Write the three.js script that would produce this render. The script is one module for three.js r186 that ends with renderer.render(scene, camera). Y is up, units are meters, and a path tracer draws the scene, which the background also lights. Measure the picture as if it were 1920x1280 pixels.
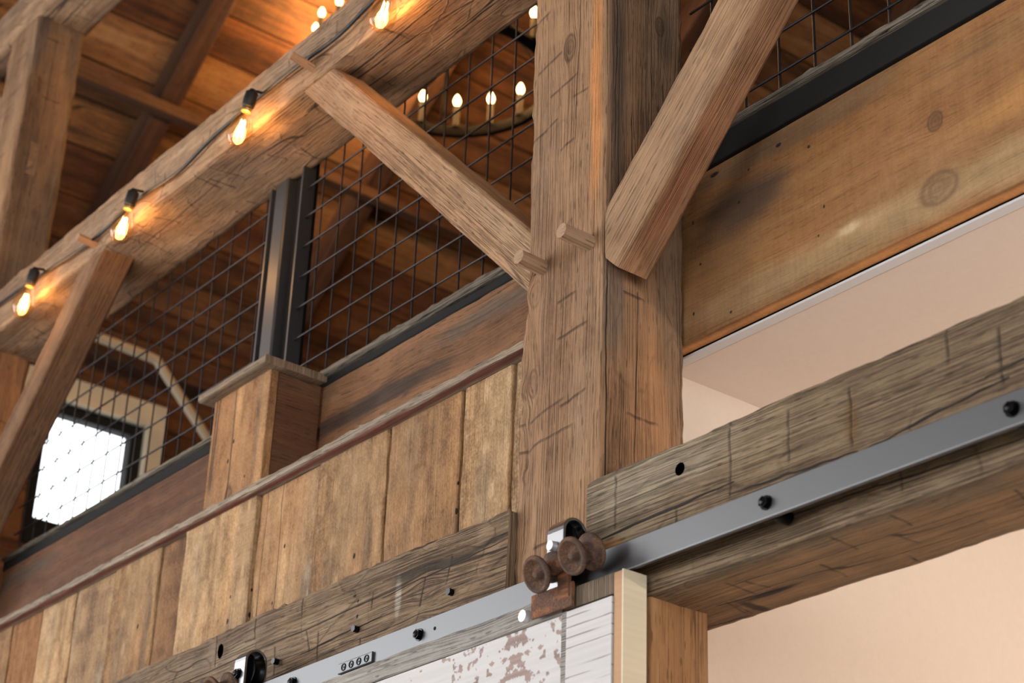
import * as THREE from 'three';
import { RectAreaLightUniformsLib } from 'three/addons/lights/RectAreaLightUniformsLib.js';
import { Brush, Evaluator, SUBTRACTION } from 'three-bvh-csg';
import { mergeGeometries } from 'three/addons/utils/BufferGeometryUtils.js';

// ---------------------------------------------------------------- camera, sky, exposure, daylight
const scene = new THREE.Scene();
const camera = new THREE.PerspectiveCamera(20.488, 1.5, 0.1, 80);
camera.position.set(2.348, 1.6, 2.0);
camera.rotation.set(0.464408, 0.919037, 0.038201, 'YXZ');
camera.focus = 3.6;
camera.userData.fStop = 5.0;
scene.add(camera);
scene.background = new THREE.Color(0.94, 0.97, 1.0);         // even overcast sky
scene.backgroundIntensity = 4;
const renderer = new THREE.WebGLRenderer({ antialias: true });
renderer.toneMapping = THREE.LinearToneMapping;
renderer.toneMappingExposure = 0.93;
renderer.shadowMap.enabled = true;
RectAreaLightUniformsLib.init();
function skylight(x, y, z, tx, ty, tz, w, h, intensity, color = 0xfffaf4) {   // daylight standing in a window opening
  const l = new THREE.RectAreaLight(color, intensity, w, h);
  l.position.set(x, y, z); l.lookAt(tx, ty, tz); l.castShadow = true; scene.add(l);
}
skylight(-5.95, 3.6, 4.6, 0, 3.6, 4.6, 4.4, 4.3, 5);
skylight(-3.0, 2.6, 6.95, -3.0, 2.6, 0, 4.0, 3.0, 2.6);
skylight(3.6, 2.6, 6.95, 3.6, 2.6, 0, 4.0, 3.0, 2.6);
skylight(6.95, 3.0, 3.2, 0, 3.0, 3.2, 4.0, 3.0, 2.0);

// ---------------------------------------------------------------- noise
function rng(seed) { let a = seed >>> 0; return () => { a = (a + 0x6D2B79F5) >>> 0; let t = a; t = Math.imul(t ^ (t >>> 15), t | 1); t ^= t + Math.imul(t ^ (t >>> 7), t | 61); return ((t ^ (t >>> 14)) >>> 0) / 4294967296; }; }
const PERM = new Uint8Array(512), VAL = new Float32Array(256);
{ const r = rng(77); for (let i = 0; i < 256; i++) { PERM[i] = i; VAL[i] = r(); } for (let i = 255; i > 0; i--) { const j = Math.floor(r() * (i + 1)); const t = PERM[i]; PERM[i] = PERM[j]; PERM[j] = t; } for (let i = 0; i < 256; i++) PERM[i + 256] = PERM[i]; }
function n2(x, y) {
  const xi = Math.floor(x), yi = Math.floor(y); let fx = x - xi, fy = y - yi; const X = xi & 255, Y = yi & 255;
  fx = fx * fx * (3 - 2 * fx); fy = fy * fy * (3 - 2 * fy);
  const A = PERM[X] + Y, B = PERM[X + 1] + Y;
  const a = VAL[PERM[A & 511] ], b = VAL[PERM[B & 511]], c = VAL[PERM[(A + 1) & 511]], d = VAL[PERM[(B + 1) & 511]];
  return a + (b - a) * fx + (c - a) * fy + (a - b - c + d) * fx * fy;
}
const f2 = (x, y) => (n2(x, y) * 4 + n2(x * 2.1 + 7.3, y * 2.1 + 1.7) * 2 + n2(x * 4.3 + 3.1, y * 4.3 + 9.2)) / 7;
const n3 = (x, y, z) => (n2(x + z * 1.7, y + z * 0.6 + 11.3) + n2(y + x * 0.8 + 31.7, z - x * 0.5 + 5.1)) / 2;
const clamp = (x, a = 0, b = 1) => Math.min(b, Math.max(a, x));
const ss = (a, b, x) => { const t = clamp((x - a) / (b - a)); return t * t * (3 - 2 * t); };

// irregular hewn facets: [offset, tilt, tone, border]
const CELL = [0, 0, 0, 0];
function facets(x, y) {
  const ix = Math.floor(x), iy = Math.floor(y); let f1 = 9, f2v = 9, id = 0, cx = 0;
  for (let b = -1; b <= 1; b++) for (let a = -1; a <= 1; a++) { const h = PERM[(PERM[(ix + a) & 255] + iy + b) & 255], px = ix + a + VAL[h], py = iy + b + VAL[PERM[h]], d = Math.max(Math.abs(x - px), Math.abs(y - py) * 0.9); if (d < f1) { f2v = f1; f1 = d; id = h; cx = px; } else if (d < f2v) f2v = d; }
  CELL[0] = VAL[PERM[id + 7]]; CELL[1] = (VAL[PERM[id + 3]] - 0.5) * (x - cx); CELL[2] = VAL[PERM[id + 11]]; CELL[3] = f2v - f1;
}
// ---------------------------------------------------------------- textures
function dataTex(data, w, h, color) {
  const t = new THREE.DataTexture(data, w, h, THREE.RGBAFormat);
  t.magFilter = THREE.LinearFilter; t.minFilter = THREE.LinearFilter;
  t.wrapS = t.wrapT = THREE.MirroredRepeatWrapping;
  if (color) t.colorSpace = THREE.SRGBColorSpace;
  t.needsUpdate = true; return t;
}
// wood seen along the grain: u runs along the grain, v across it, both in metres
function wood(o) {
  const { L, W, ppm = 700, ppv = ppm > 300 ? 2000 : 500, seed = 1, cols, grayCol = [128, 122, 110], gray = 0.25, crack = 0.5, fib = 1, saw = 0, warp = 0.02, band = 1, pore = 1,
    knots = [], axe = [], holes = [], stainsAndLitTones = [], checks = [], bump = 0.005, rough = 0.85, chalk = 0, hew = 0, blot = 0.35, hs = [0.17, 0.06], mute = 0 } = o;
  const w = Math.round(L * ppm), h = Math.round(W * ppv), s = seed * 13.37;
  const C = new Uint8Array(w * h * 4), B = new Uint8Array(w * h * 4);
  const [D, M, G] = cols, fr = ppm > 300 ? 1.7 : 0.4;
  for (let j = 0; j < h; j++) for (let i = 0; i < w; i++) {
    const u = i / ppm, v = j / ppv;
    let vw = v + warp * (n2(u * 1.4 + s, v * 4 + s) - 0.5) + warp * 0.3 * (n2(u * 5 + s, v * 11) - 0.5), kd = 0, kr = 9;
    for (const k of knots) {
      const dx = (u - k[0]) / (k[2] * 2.2), dy = (v - k[1]) / (k[2] * 1.3), d2 = dx * dx + dy * dy;
      if (d2 < 9) { vw = k[1] + (vw - k[1]) * (1 - 0.8 * Math.exp(-d2)); const e = Math.hypot((u - k[0]) / (k[4] || 1.4), v - k[1]) / k[2]; if (e < kr) { kr = e; kd = k[3]; } }
    }
    const b1 = n2(u * 0.7 + s, vw * 17 + s), b2 = n2(u * 1.8 + s * 2, vw * 62), b3 = f2(u * 1.6 + s, v * 6 + s), f1 = n2(u * 6 + s, vw * fr * 480), f2_ = n2(u * 10 + s, vw * fr * 820 + s), f3 = n2(u * 80 + s, vw * fr * 700);
    const ln = ss(0.58, 0.86, f1) * 0.5 + ss(0.55, 0.85, f2_) * 0.6, lp = 0.55 + 0.9 * n2(u * 3 + s, vw * 30);       // dark fibre lines, in bundles
    let t = 0.66 + band * (0.24 * (b1 - 0.5) + 0.2 * (b2 - 0.5) + 0.5 * (b3 - 0.5)) - fib * 0.5 * ln * lp + fib * 0.14 * (f3 - 0.5);
    let hgt = 0.66 + 0.10 * (b2 - 0.5) - fib * 0.26 * ln * lp + fib * 0.06 * (f3 - 0.5) + 0.16 * (n2(u * 4 + s, v * 7) - 0.5);
    if (hew) { facets(u / hs[0] + s + 0.3 * n2(v * 30, u * 4), v / hs[1] + s + 0.35 * n2(u * 18, v * 9 + s)); hgt += hew * (0.3 * (CELL[0] - 0.5) + 0.3 * CELL[1]); t += hew * 0.3 * (CELL[2] - 0.5); if (CELL[3] < 0.07 && CELL[2] > 0.4) { const e = hew * ss(0.07, 0.01, CELL[3]) * ss(0.4, 0.6, CELL[2]) * n2(u * 25, v * 60); hgt -= 0.3 * e; t -= 0.6 * e; } }
    const bl = f2(u * 22 + s, v * 40) - 0.5, gn = n2(u * 260, v * 300) - 0.5; t += blot * (0.55 * bl + 0.22 * gn); hgt += blot * (0.18 * bl + 0.1 * gn);
    if (saw) { const q = n2(u * 230 + 3 * n2(v * 6, u * 3), v * 8 + s); t += saw * 0.28 * (q - 0.5); hgt += saw * 0.12 * (q - 0.5); }
    t = clamp(t);
    let r, g, b;
    if (t < 0.5) { const q = t * 2; r = D[0] + (M[0] - D[0]) * q; g = D[1] + (M[1] - D[1]) * q; b = D[2] + (M[2] - D[2]) * q; }
    else { const q = t * 2 - 1; r = M[0] + (G[0] - M[0]) * q; g = M[1] + (G[1] - M[1]) * q; b = M[2] + (G[2] - M[2]) * q; }
    const gp = gray * ss(0.35, 0.75, f2(u * 2.2 + s, vw * 9 + s)); const lum = 0.7 + 0.6 * (t - 0.2);
    r += (grayCol[0] * lum - r) * gp; g += (grayCol[1] * lum - g) * gp; b += (grayCol[2] * lum - b) * gp;
    const p = n2(u * 34 + s, vw * 330 + 9); if (p > 0.74) { const q = 1 - pore * 0.28 * ss(0.74, 0.9, p); r *= q; g *= q; b *= q; hgt -= 0.06 * pore; }
    for (const q of stainsAndLitTones) {
      const dx = (u - q[0]) / q[2], dy = (v - q[1]) / q[3], e = dx * dx + dy * dy;
      if (e < 2.2) { const a = q[5] * ss(1.15, 0.35, Math.sqrt(e) + 0.7 * (f2(u * 9 + q[0] * 50, v * 26 + s) - 0.5)); const lu = 0.72 + 0.56 * t; r += (q[4][0] * lu - r) * a; g += (q[4][1] * lu - g) * a; b += (q[4][2] * lu - b) * a; }
    }
    if (kr < 1.25) { const ring = 0.5 + 0.5 * Math.sin(kr * 13 + 5 * n2(u * 70, v * 70)); const a = kd * ss(1.25, 0.8, kr) * (0.3 + 0.25 * ring + 0.4 * ss(0.22, 0, Math.abs(kr - 0.95))); r += (D[0] * 0.62 - r) * a; g += (D[1] * 0.58 - g) * a; b += (D[2] * 0.55 - b) * a; hgt -= 0.1 * a; }
    if (crack) {
      const m = n2(u * 0.7 + s + 40, vw * 5 + s); const rd = Math.abs(n2(u * 1.1 + s, vw * 20 + s * 3) - 0.5);
      const cr = ss(0.014, 0.003, rd) * ss(1.02 - 0.75 * crack, 1.1 - 0.75 * crack, m + 0.25 * n2(u * 6, vw * 40));
      if (cr > 0) { const q = 1 - 0.5 * cr; r *= q; g *= q; b *= q; hgt -= 0.4 * cr; }
    }
    for (const q of checks) {                                   // long drying checks: u0, v0, u1, v1, width, depth
      if (u < q[0] || u > q[2]) continue; const k = (u - q[0]) / (q[2] - q[0]);
      const vc = q[1] + (q[3] - q[1]) * k + 0.006 * (n2(u * 7 + q[0] * 9, 3.3) - 0.5) + 0.003 * (n2(u * 40, q[1] * 30) - 0.5);
      const wd = 0.5 * q[4] * (0.35 + 0.65 * Math.sin(Math.PI * clamp(k, 0.02, 0.98))) * (0.6 + 0.8 * n2(u * 20, q[1] * 70)), d = Math.abs(v - vc);
      if (d < wd * 1.6) { const a = ss(wd * 1.6, wd * 0.5, d); const c = 1 - 0.72 * a; r *= c; g *= c; b *= c; hgt -= q[5] * a; }
    }
    for (const q of axe) {                                       // u, v, length, angle to the grain, depth, run-out
      const du = u - q[0], dv = v - q[1]; if (Math.abs(du) > q[2] || Math.abs(dv) > q[2]) continue;
      const ca = Math.cos(q[3]), sa = Math.sin(q[3]), a = du * ca + dv * sa, c = -du * sa + dv * ca + 0.004 * (n2(a * 60 + q[0] * 40, 1.5) - 0.5), hl = q[2] / 2;
      if (Math.abs(a) < hl && c > -0.002 && c < q[5]) {
        const tp = ss(1, 0.75, Math.abs(a) / hl), fall = c < 0 ? ss(-0.002, 0, c) : 1 - c / q[5];
        hgt -= q[4] * tp * fall; const e = tp * ss(0.0045, 0.0008, Math.abs(c - 0.0012)) * 0.34 * (0.3 + 1.0 * n2(a * 90, q[1] * 80)); r *= 1 - e; g *= 1 - e; b *= 1 - e;
      }
    }
    for (const q of holes) { const e = Math.hypot((u - q[0]) / (q[3] || 1), v - q[1]) / (0.62 * q[2]); if (e < 1.3) { const a = ss(1.3, 0.8, e + 0.3 * (n2(u * 300, v * 300) - 0.5)); r += (26 - r) * a * 0.9; g += (18 - g) * a * 0.9; b += (14 - b) * a * 0.9; hgt -= 0.5 * a; } }
    if (chalk) { const c = n2(u * 5 + s, v * 16) * n2(u * 60, v * 150 + s); if (c > 0.55) { const a = chalk * ss(0.55, 0.75, c); r += (214 - r) * a; g += (202 - g) * a; b += (188 - b) * a; } }
    { const y = 0.35 * r + 0.5 * g + 0.15 * b; r += (y - r) * mute; g += (y - g) * mute; b += (y - b) * mute; }
    const k = (j * w + i) * 4;
    C[k] = clamp(r, 0, 255); C[k + 1] = clamp(g, 0, 255); C[k + 2] = clamp(b, 0, 255); C[k + 3] = 255;
    B[k] = B[k + 1] = B[k + 2] = clamp(hgt) * 255; B[k + 3] = 255;
  }
  const m = new THREE.MeshStandardMaterial({ map: dataTex(C, w, h, true), bumpMap: dataTex(B, w, h, false), bumpScale: bump, roughness: rough, metalness: 0 });
  m.userData.tile = [L, W];
  return m;
}
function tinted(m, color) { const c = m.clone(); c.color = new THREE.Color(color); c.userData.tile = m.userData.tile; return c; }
// flaking paint over wood
function paint(o) {
  const { L, W, ppm = 700, seed = 3, white = [198, 197, 198], under = [148, 128, 122], peel, lines = 0, bump = 0.002 } = o;
  const w = Math.round(L * ppm), h = Math.round(W * ppm), s = seed * 7.7, C = new Uint8Array(w * h * 4), B = new Uint8Array(w * h * 4);
  for (let j = 0; j < h; j++) for (let i = 0; i < w; i++) {
    const u = i / ppm, v = j / ppm;
    const q = f2(u * 26 + s, v * 34 + s) * 0.6 + f2(u * 90, v * 120 + s) * 0.4, off = ss(0, 0.02, q - (1 - peel(u, v)));
    const gr = n2(u * 8 + s, v * 260);
    let r = white[0] + 10 * (gr - 0.5), g = white[1] + 10 * (gr - 0.5), b = white[2] + 10 * (gr - 0.5), hg = 0.75 + 0.08 * (gr - 0.5);
    if (lines) { const y = v * lines + 0.55 * (n2(u * 16 + s, v * 9) - 0.5) + 0.3 * n2(u * 5, 7.1), fy = Math.abs(y - Math.round(y)) / lines; const on = ss(0.3, 0.5, n2(Math.round(y) * 3.7, u * 10 + 2)); const a = on * ss(0.0011, 0.0004, fy); r -= 62 * a; g -= 66 * a; b -= 68 * a; hg -= 0.4 * a; }
    const ug = 0.85 + 0.3 * gr; r += (under[0] * ug - r) * off; g += (under[1] * ug - g) * off; b += (under[2] * ug - b) * off; hg -= 0.35 * off;
    const k = (j * w + i) * 4; C[k] = clamp(r, 0, 255); C[k + 1] = clamp(g, 0, 255); C[k + 2] = clamp(b, 0, 255); C[k + 3] = 255; B[k] = B[k + 1] = B[k + 2] = clamp(hg) * 255; B[k + 3] = 255;
  }
  const m = new THREE.MeshStandardMaterial({ map: dataTex(C, w, h, true), bumpMap: dataTex(B, w, h, false), bumpScale: bump, roughness: 0.7 });
  m.userData.tile = [L, W]; return m;
}
function plaster(col, seed, amt = 4) {
  const n = 256, C = new Uint8Array(n * n * 4), B = new Uint8Array(n * n * 4);
  for (let j = 0; j < n; j++) for (let i = 0; i < n; i++) { const a = (f2(i / 6 + seed, j / 6) - 0.5), q = n2(i / 1.6, j / 1.6 + seed) - 0.5, k = (j * n + i) * 4; for (let c = 0; c < 3; c++) { C[k + c] = clamp(col[c] + amt * a + amt * 0.6 * q, 0, 255); B[k + c] = 128 + 60 * q + 50 * a; } C[k + 3] = B[k + 3] = 255; }
  const m = new THREE.MeshStandardMaterial({ map: dataTex(C, n, n, true), bumpMap: dataTex(B, n, n, false), bumpScale: 0.0006, roughness: 0.92 });
  m.userData.tile = [0.6, 0.6]; return m;
}
function rusty(c1, c2, seed) {
  const n = 256, C = new Uint8Array(n * n * 4), B = new Uint8Array(n * n * 4);
  for (let j = 0; j < n; j++) for (let i = 0; i < n; i++) { const a = f2(i / 22 + seed, j / 22), q = n2(i / 2.2, j / 2.2 + seed), p = ss(0.4, 0.65, a), k = (j * n + i) * 4; for (let c = 0; c < 3; c++) { C[k + c] = clamp((c1[c] + (c2[c] - c1[c]) * p) * (0.78 + 0.44 * q), 0, 255); B[k + c] = clamp(150 + 80 * (q - 0.5) + 60 * (a - 0.5), 0, 255); } C[k + 3] = B[k + 3] = 255; }
  const m = new THREE.MeshStandardMaterial({ map: dataTex(C, n, n, true), bumpMap: dataTex(B, n, n, false), bumpScale: 0.0012, roughness: 0.8, metalness: 0.25 });
  m.userData.tile = [0.2, 0.2]; return m;
}

// ---------------------------------------------------------------- object helpers
const used = {};
function uniq(name) { const k = used[name] = (used[name] ?? -1) + 1; return k ? `${name}_${String(k).padStart(3, '0')}` : name; }
function finish(o) { o.castShadow = true; o.receiveShadow = true; return o; }
function thing(name, label, category, group) { const o = new THREE.Group(); o.name = uniq(name); o.userData = { label, category }; if (group) o.userData.group = group; scene.add(o); return o; }
function part(name, geo, mat, parent, label) { const m = finish(new THREE.Mesh(geo, mat)); m.name = name; if (label) m.userData.label = label; parent.add(m); return m; }
function solo(name, label, category, geo, mat) { const m = finish(new THREE.Mesh(geo, mat)); m.name = uniq(name); m.userData = { label, category }; scene.add(m); return m; }
function struct(name, label, category, geo, mat) { const m = geo ? finish(new THREE.Mesh(geo, mat)) : new THREE.Group(); m.name = name; m.userData = { kind: 'structure', label, category }; scene.add(m); return m; }

// a sawn or hewn timber: along local +x from 0 to L; front face z = 0 runs from y = 0 down to -h, depth goes to z = -d.
// uv in metres over tile: u along the length, v round the section (front from top, underside from front, back, top)
function timber(L, h, d, o = {}) {
  const { seg = 0.03, rough = 0.002, bev = 0.004, seed = 1, disp, tile = [1, 1], uo = 0, vo = 0, fx = 5, fy = 9, chip = 0.6, nf = 8 } = o;
  const P = [], fr = [0, 0.05, ...Array.from({ length: nf - 1 }, (_, i) => 0.05 + 0.9 * (i + 1) / nf), 0.95, 1];
  const faces = [[0, -bev, 0, -h + bev, 0, 0, 1, h], [1, -h, -bev, -h, -d + bev, -1, 0, d], [2, -h + bev, -d, -bev, -d, 0, -1, h], [3, 0, -d + bev, 0, -bev, 1, 0, d]];
  let base = 0; faces[0] = [0, -bev, 0, -h + bev, 0, 0, 1, h];
  for (const [id, y0, z0, y1, z1, ny, nz, len] of faces) { for (const t of fr) P.push({ y: y0 + (y1 - y0) * t, z: z0 + (z1 - z0) * t, v: base + bev + (len - 2 * bev) * t, ny, nz, e: Math.min(t, 1 - t), id }); base += len; }
  const n = P.length, ns = Math.max(2, Math.ceil(L / seg)), pos = [], uv = [], idx = [];
  for (let i = 0; i <= ns; i++) {
    const x = L * i / ns;
    for (let j = 0; j <= n; j++) {
      const p = P[j % n]; let y = p.y, z = p.z, k = rough * 2 * (n3(x * fx + seed * 3.1, y * fy + seed, z * fy) - 0.5) + rough * 0.8 * (n3(x * fx * 5 + seed, y * fy * 4, z * fy * 4) - 0.5);
      if (p.e < 0.03) { const c = chip * bev * (2.2 * Math.max(0, n2(x * 11 + seed * 5 + p.id * 7, p.y * 3 + p.z * 3) - 0.55) + 0.8 * (n2(x * 45 + seed, p.id * 3.3 + p.e * 50) - 0.5)); y -= Math.sign(y + h / 2) * c; z -= Math.sign(z + d / 2) * c; }
      if (disp) { const q = disp(x, y, z, p.id); k += q; }
      pos.push(x, y + p.ny * k, z + p.nz * k); uv.push((x + uo) / tile[0], ((j === n ? base + bev : p.v) + vo) / tile[1]);
    }
  }
  for (let i = 0; i < ns; i++) for (let j = 0; j < n; j++) { const a = i * (n + 1) + j, b = a + 1, c = a + n + 1, e = c + 1; idx.push(a, c, b, b, c, e); }
  const g = new THREE.BufferGeometry();
  for (const end of [0, ns]) {
    const b0 = pos.length / 3; let cy = 0, cz = 0; for (let j = 0; j < n; j++) { const q = (end * (n + 1) + j) * 3; pos.push(pos[q], pos[q + 1], pos[q + 2]); cy += pos[q + 1] / n; cz += pos[q + 2] / n; uv.push((pos[q + 1] * 0.4 + uo) / tile[0], (pos[q + 2] + d + vo) / tile[1]); }
    pos.push(end ? L : 0, cy, cz); uv.push((cy * 0.4 + uo) / tile[0], (cz + d + vo) / tile[1]); const c = b0 + n;
    for (let j = 0; j < n; j++) { const k = (j + 1) % n; end ? idx.push(c, b0 + k, b0 + j) : idx.push(c, b0 + j, b0 + k); }
  }
  g.setAttribute('position', new THREE.Float32BufferAttribute(pos, 3)); g.setAttribute('uv', new THREE.Float32BufferAttribute(uv, 2)); g.setIndex(idx); g.computeVertexNormals();
  return g;
}
const ti = (m, o = {}) => ({ tile: m.userData.tile, ...o });
// plain bevelled box between two corners with uv in metres (grain along axis a)
function block(x0, x1, y0, y1, z0, z1, m, o = {}) { const g = timber(x1 - x0, y1 - y0, z1 - z0, ti(m, { rough: 0, chip: 0, nf: 1, seg: 9, bev: 0.002, ...o })); g.translate(x0, y1, z1); return g; }
function upright(x0, x1, y0, y1, z0, z1, m, o = {}) { const g = timber(y1 - y0, x1 - x0, z1 - z0, ti(m, { rough: 0, chip: 0, nf: 1, seg: 9, bev: 0.002, ...o })); g.rotateZ(Math.PI / 2); g.translate(x0, y0, z1); return g; }
function deep(x0, x1, y0, y1, z0, z1, m, o = {}) { const g = timber(z1 - z0, y1 - y0, x1 - x0, ti(m, { rough: 0, chip: 0, nf: 1, seg: 9, bev: 0.002, ...o })); g.rotateY(Math.PI / 2); g.translate(x1, y1, z1); return g; }   // grain along z; "front" faces +x
function cyl(r, len, n = 16, r2 = r) { return new THREE.CylinderGeometry(r2, r, len, n); }
function rod(a, b, r, n = 8) { const A = new THREE.Vector3(...a), B = new THREE.Vector3(...b), d = B.clone().sub(A), g = cyl(r, d.length(), n); g.applyQuaternion(new THREE.Quaternion().setFromUnitVectors(new THREE.Vector3(0, 1, 0), d.clone().normalize())); g.translate((A.x + B.x) / 2, (A.y + B.y) / 2, (A.z + B.z) / 2); return g; }
function clip(g, lim) { const p = g.attributes.position; for (let i = 0; i < p.count; i++) { if (lim.x0 !== undefined) p.setX(i, Math.max(p.getX(i), lim.x0)); if (lim.x1 !== undefined) p.setX(i, Math.min(p.getX(i), lim.x1)); if (lim.y1 !== undefined) p.setY(i, Math.min(p.getY(i), lim.y1)); } g.computeVertexNormals(); return g; }   // saw an end off flush
const csg = new Evaluator(); csg.useGroups = false; csg.attributes = ['position', 'normal', 'uv'];
function drill(g, x, y, z, r, depth, sx = 1) { const c = cyl(r, depth, 20); c.rotateX(Math.PI / 2); c.scale(sx, 1, 1); c.translate(x, y, z - depth / 2 + 0.02); const a = new Brush(g), b = new Brush(c); a.updateMatrixWorld(); b.updateMatrixWorld(); return csg.evaluate(a, b, SUBTRACTION).geometry; }
function lathe(pts, n = 24) { return new THREE.LatheGeometry(pts.map(([x, y]) => new THREE.Vector2(x, y)), n); }

// ---------------------------------------------------------------- woods of this barn
const AX = Math.PI / 2;
function axes(seed, n, u0, u1, v0, v1, len = [0.04, 0.1], dep = 0.16) { const r = rng(seed), a = []; for (let i = 0; i < n; i++) a.push([u0 + (u1 - u0) * r(), v0 + (v1 - v0) * r(), len[0] + (len[1] - len[0]) * r(), AX + (r() - 0.5) * 0.7, dep * (0.5 + r()), 0.02 + 0.03 * r()]); return a; }
const OAK = [[92, 64, 42], [150, 114, 82], [182, 146, 110]];
const mPost = wood({ L: 1.8, W: 0.46, ppm: 850, seed: 1, cols: [[88, 62, 42], [146, 111, 80], [176, 140, 106]], gray: 0.35, grayCol: [132, 112, 94], crack: 0.35, fib: 1.1, warp: 0.025, hew: 0.35, hs: [0.3, 0.1],
  knots: [[1.464, 0.117, 0.018, 0.7, 1.9], [1.519, 0.377, 0.012, 0.8, 2], [0.93, 0.03, 0.02, 0.3, 1.6], [0.74, 0.025, 0.018, 0.5, 1.7]],
  axe: [[0.807, 0.145, 0.1, AX - 0.08, 0.4, 0.03], [0.885, 0.128, 0.06, AX - 0.12, 0.25, 0.025], [0.61, 0.08, 0.16, AX - 0.05, 0.28, 0.03], [0.667, 0.15, 0.085, AX - 0.15, 0.3, 0.025], [0.668, 0.07, 0.12, AX - 0.14, 0.22, 0.02], [1.458, 0.056, 0.085, AX - 0.3, 0.2, 0.02], [1.231, 0.12, 0.05, AX - 0.2, 0.22, 0.02], [1.586, 0.03, 0.055, AX - 0.2, 0.2, 0.02], [1.3, 0.06, 0.06, AX - 0.3, 0.15, 0.03], [0.87, 0.31, 0.06, AX, 0.35, 0.02], [0.625, 0.335, 0.09, AX, 0.25, 0.02], [0.4, 0.1, 0.12, AX, 0.3, 0.03], ...axes(5, 3, 0.3, 1.8, 0.02, 0.2)],
  checks: [[0.3, 0.248, 0.93, 0.244, 0.0026, 0.5], [0.5, 0.315, 0.88, 0.32, 0.0014, 0.35], [0.95, 0.352, 1.7, 0.356, 0.0012, 0.3], [0.95, 0.3, 1.3, 0.304, 0.0014, 0.3], [1.28, 0.142, 1.62, 0.15, 0.0022, 0.35], [0.35, 0.09, 0.62, 0.1, 0.0012, 0.25], [1.1, 0.262, 1.75, 0.258, 0.0016, 0.3], [0.45, 0.28, 0.7, 0.283, 0.001, 0.25]],
  stainsAndLitTones: [[1.42, 0.205, 0.5, 0.02, [186, 122, 66], 0.75], [1.3, 0.265, 0.45, 0.03, [92, 76, 66], 0.6], [1.15, 0.06, 0.5, 0.05, [140, 108, 82], 0.4], [0.55, 0.36, 0.35, 0.06, [176, 126, 84], 0.55], [0.85, 0.26, 0.15, 0.03, [112, 98, 88], 0.6], [0.85, 0.4, 0.2, 0.03, [120, 96, 76], 0.5], [0.3, 0.12, 0.3, 0.1, [158, 120, 84], 0.4], [1.5, 0.39, 0.1, 0.03, [80, 66, 58], 0.5]], bump: 0.007 });
const mBeam = wood({ L: 2.7, W: 0.42, ppm: 750, seed: 2, cols: [[94, 68, 50], [156, 124, 94], [188, 154, 120]], gray: 0.35, grayCol: [144, 126, 110], crack: 0.3, chalk: 0.12, warp: 0.02, hew: 0.9, hs: [0.2, 0.075],
  axe: [...axes(11, 9, 0, 2.7, 0.02, 0.15, [0.04, 0.08], 0.14), ...axes(12, 26, 0, 2.7, 0.19, 0.4, [0.05, 0.14], 0.3)],
  checks: [[1.5, 0.285, 2.2, 0.3, 0.003, 0.5], [0.8, 0.26, 1.5, 0.24, 0.002, 0.4], [0.1, 0.3, 0.7, 0.31, 0.003, 0.5], [2.1, 0.33, 2.65, 0.32, 0.003, 0.5], [1.6, 0.06, 1.95, 0.06, 0.001, 0.2]],
  stainsAndLitTones: [[2.3, 0.25, 0.16, 0.05, [104, 78, 58], 0.7], [1.55, 0.28, 0.25, 0.05, [112, 94, 84], 0.55], [0.95, 0.24, 0.2, 0.05, [104, 84, 70], 0.5], [2.0, 0.24, 0.05, 0.03, [58, 42, 32], 0.75], [2.02, 0.32, 0.09, 0.03, [98, 74, 54], 0.6], [1.3, 0.33, 0.3, 0.04, [164, 132, 100], 0.4], [0.5, 0.35, 0.2, 0.05, [98, 80, 68], 0.5], [0.25, 0.25, 0.1, 0.03, [120, 84, 52], 0.5]], bump: 0.009 });
const mBraceA = wood({ L: 1.5, W: 0.22, ppm: 850, seed: 3, cols: [[112, 80, 56], [164, 127, 94], [190, 154, 118]], gray: 0.15, crack: 0.12, fib: 1.5, warp: 0.012, band: 0.6, stainsAndLitTones: [[0.5, 0.13, 0.6, 0.05, [150, 108, 70], 0.4], [0.1, 0.05, 0.12, 0.05, [150, 118, 90], 0.4]], bump: 0.006 });
const mBraceB = wood({ L: 1.2, W: 0.24, ppm: 850, seed: 4, cols: [[104, 74, 52], [154, 118, 86], [180, 146, 112]], gray: 0.2, crack: 0.1, fib: 1.3, warp: 0.01, band: 0.7, stainsAndLitTones: [[0.5, 0.17, 0.9, 0.05, [150, 100, 68], 0.55], [0.18, 0.16, 0.16, 0.025, [132, 80, 54], 0.5], [0.6, 0.05, 0.3, 0.02, [140, 112, 84], 0.4]], bump: 0.005 });
const GREY = [[72, 57, 42], [120, 100, 76], [154, 136, 110]];
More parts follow.
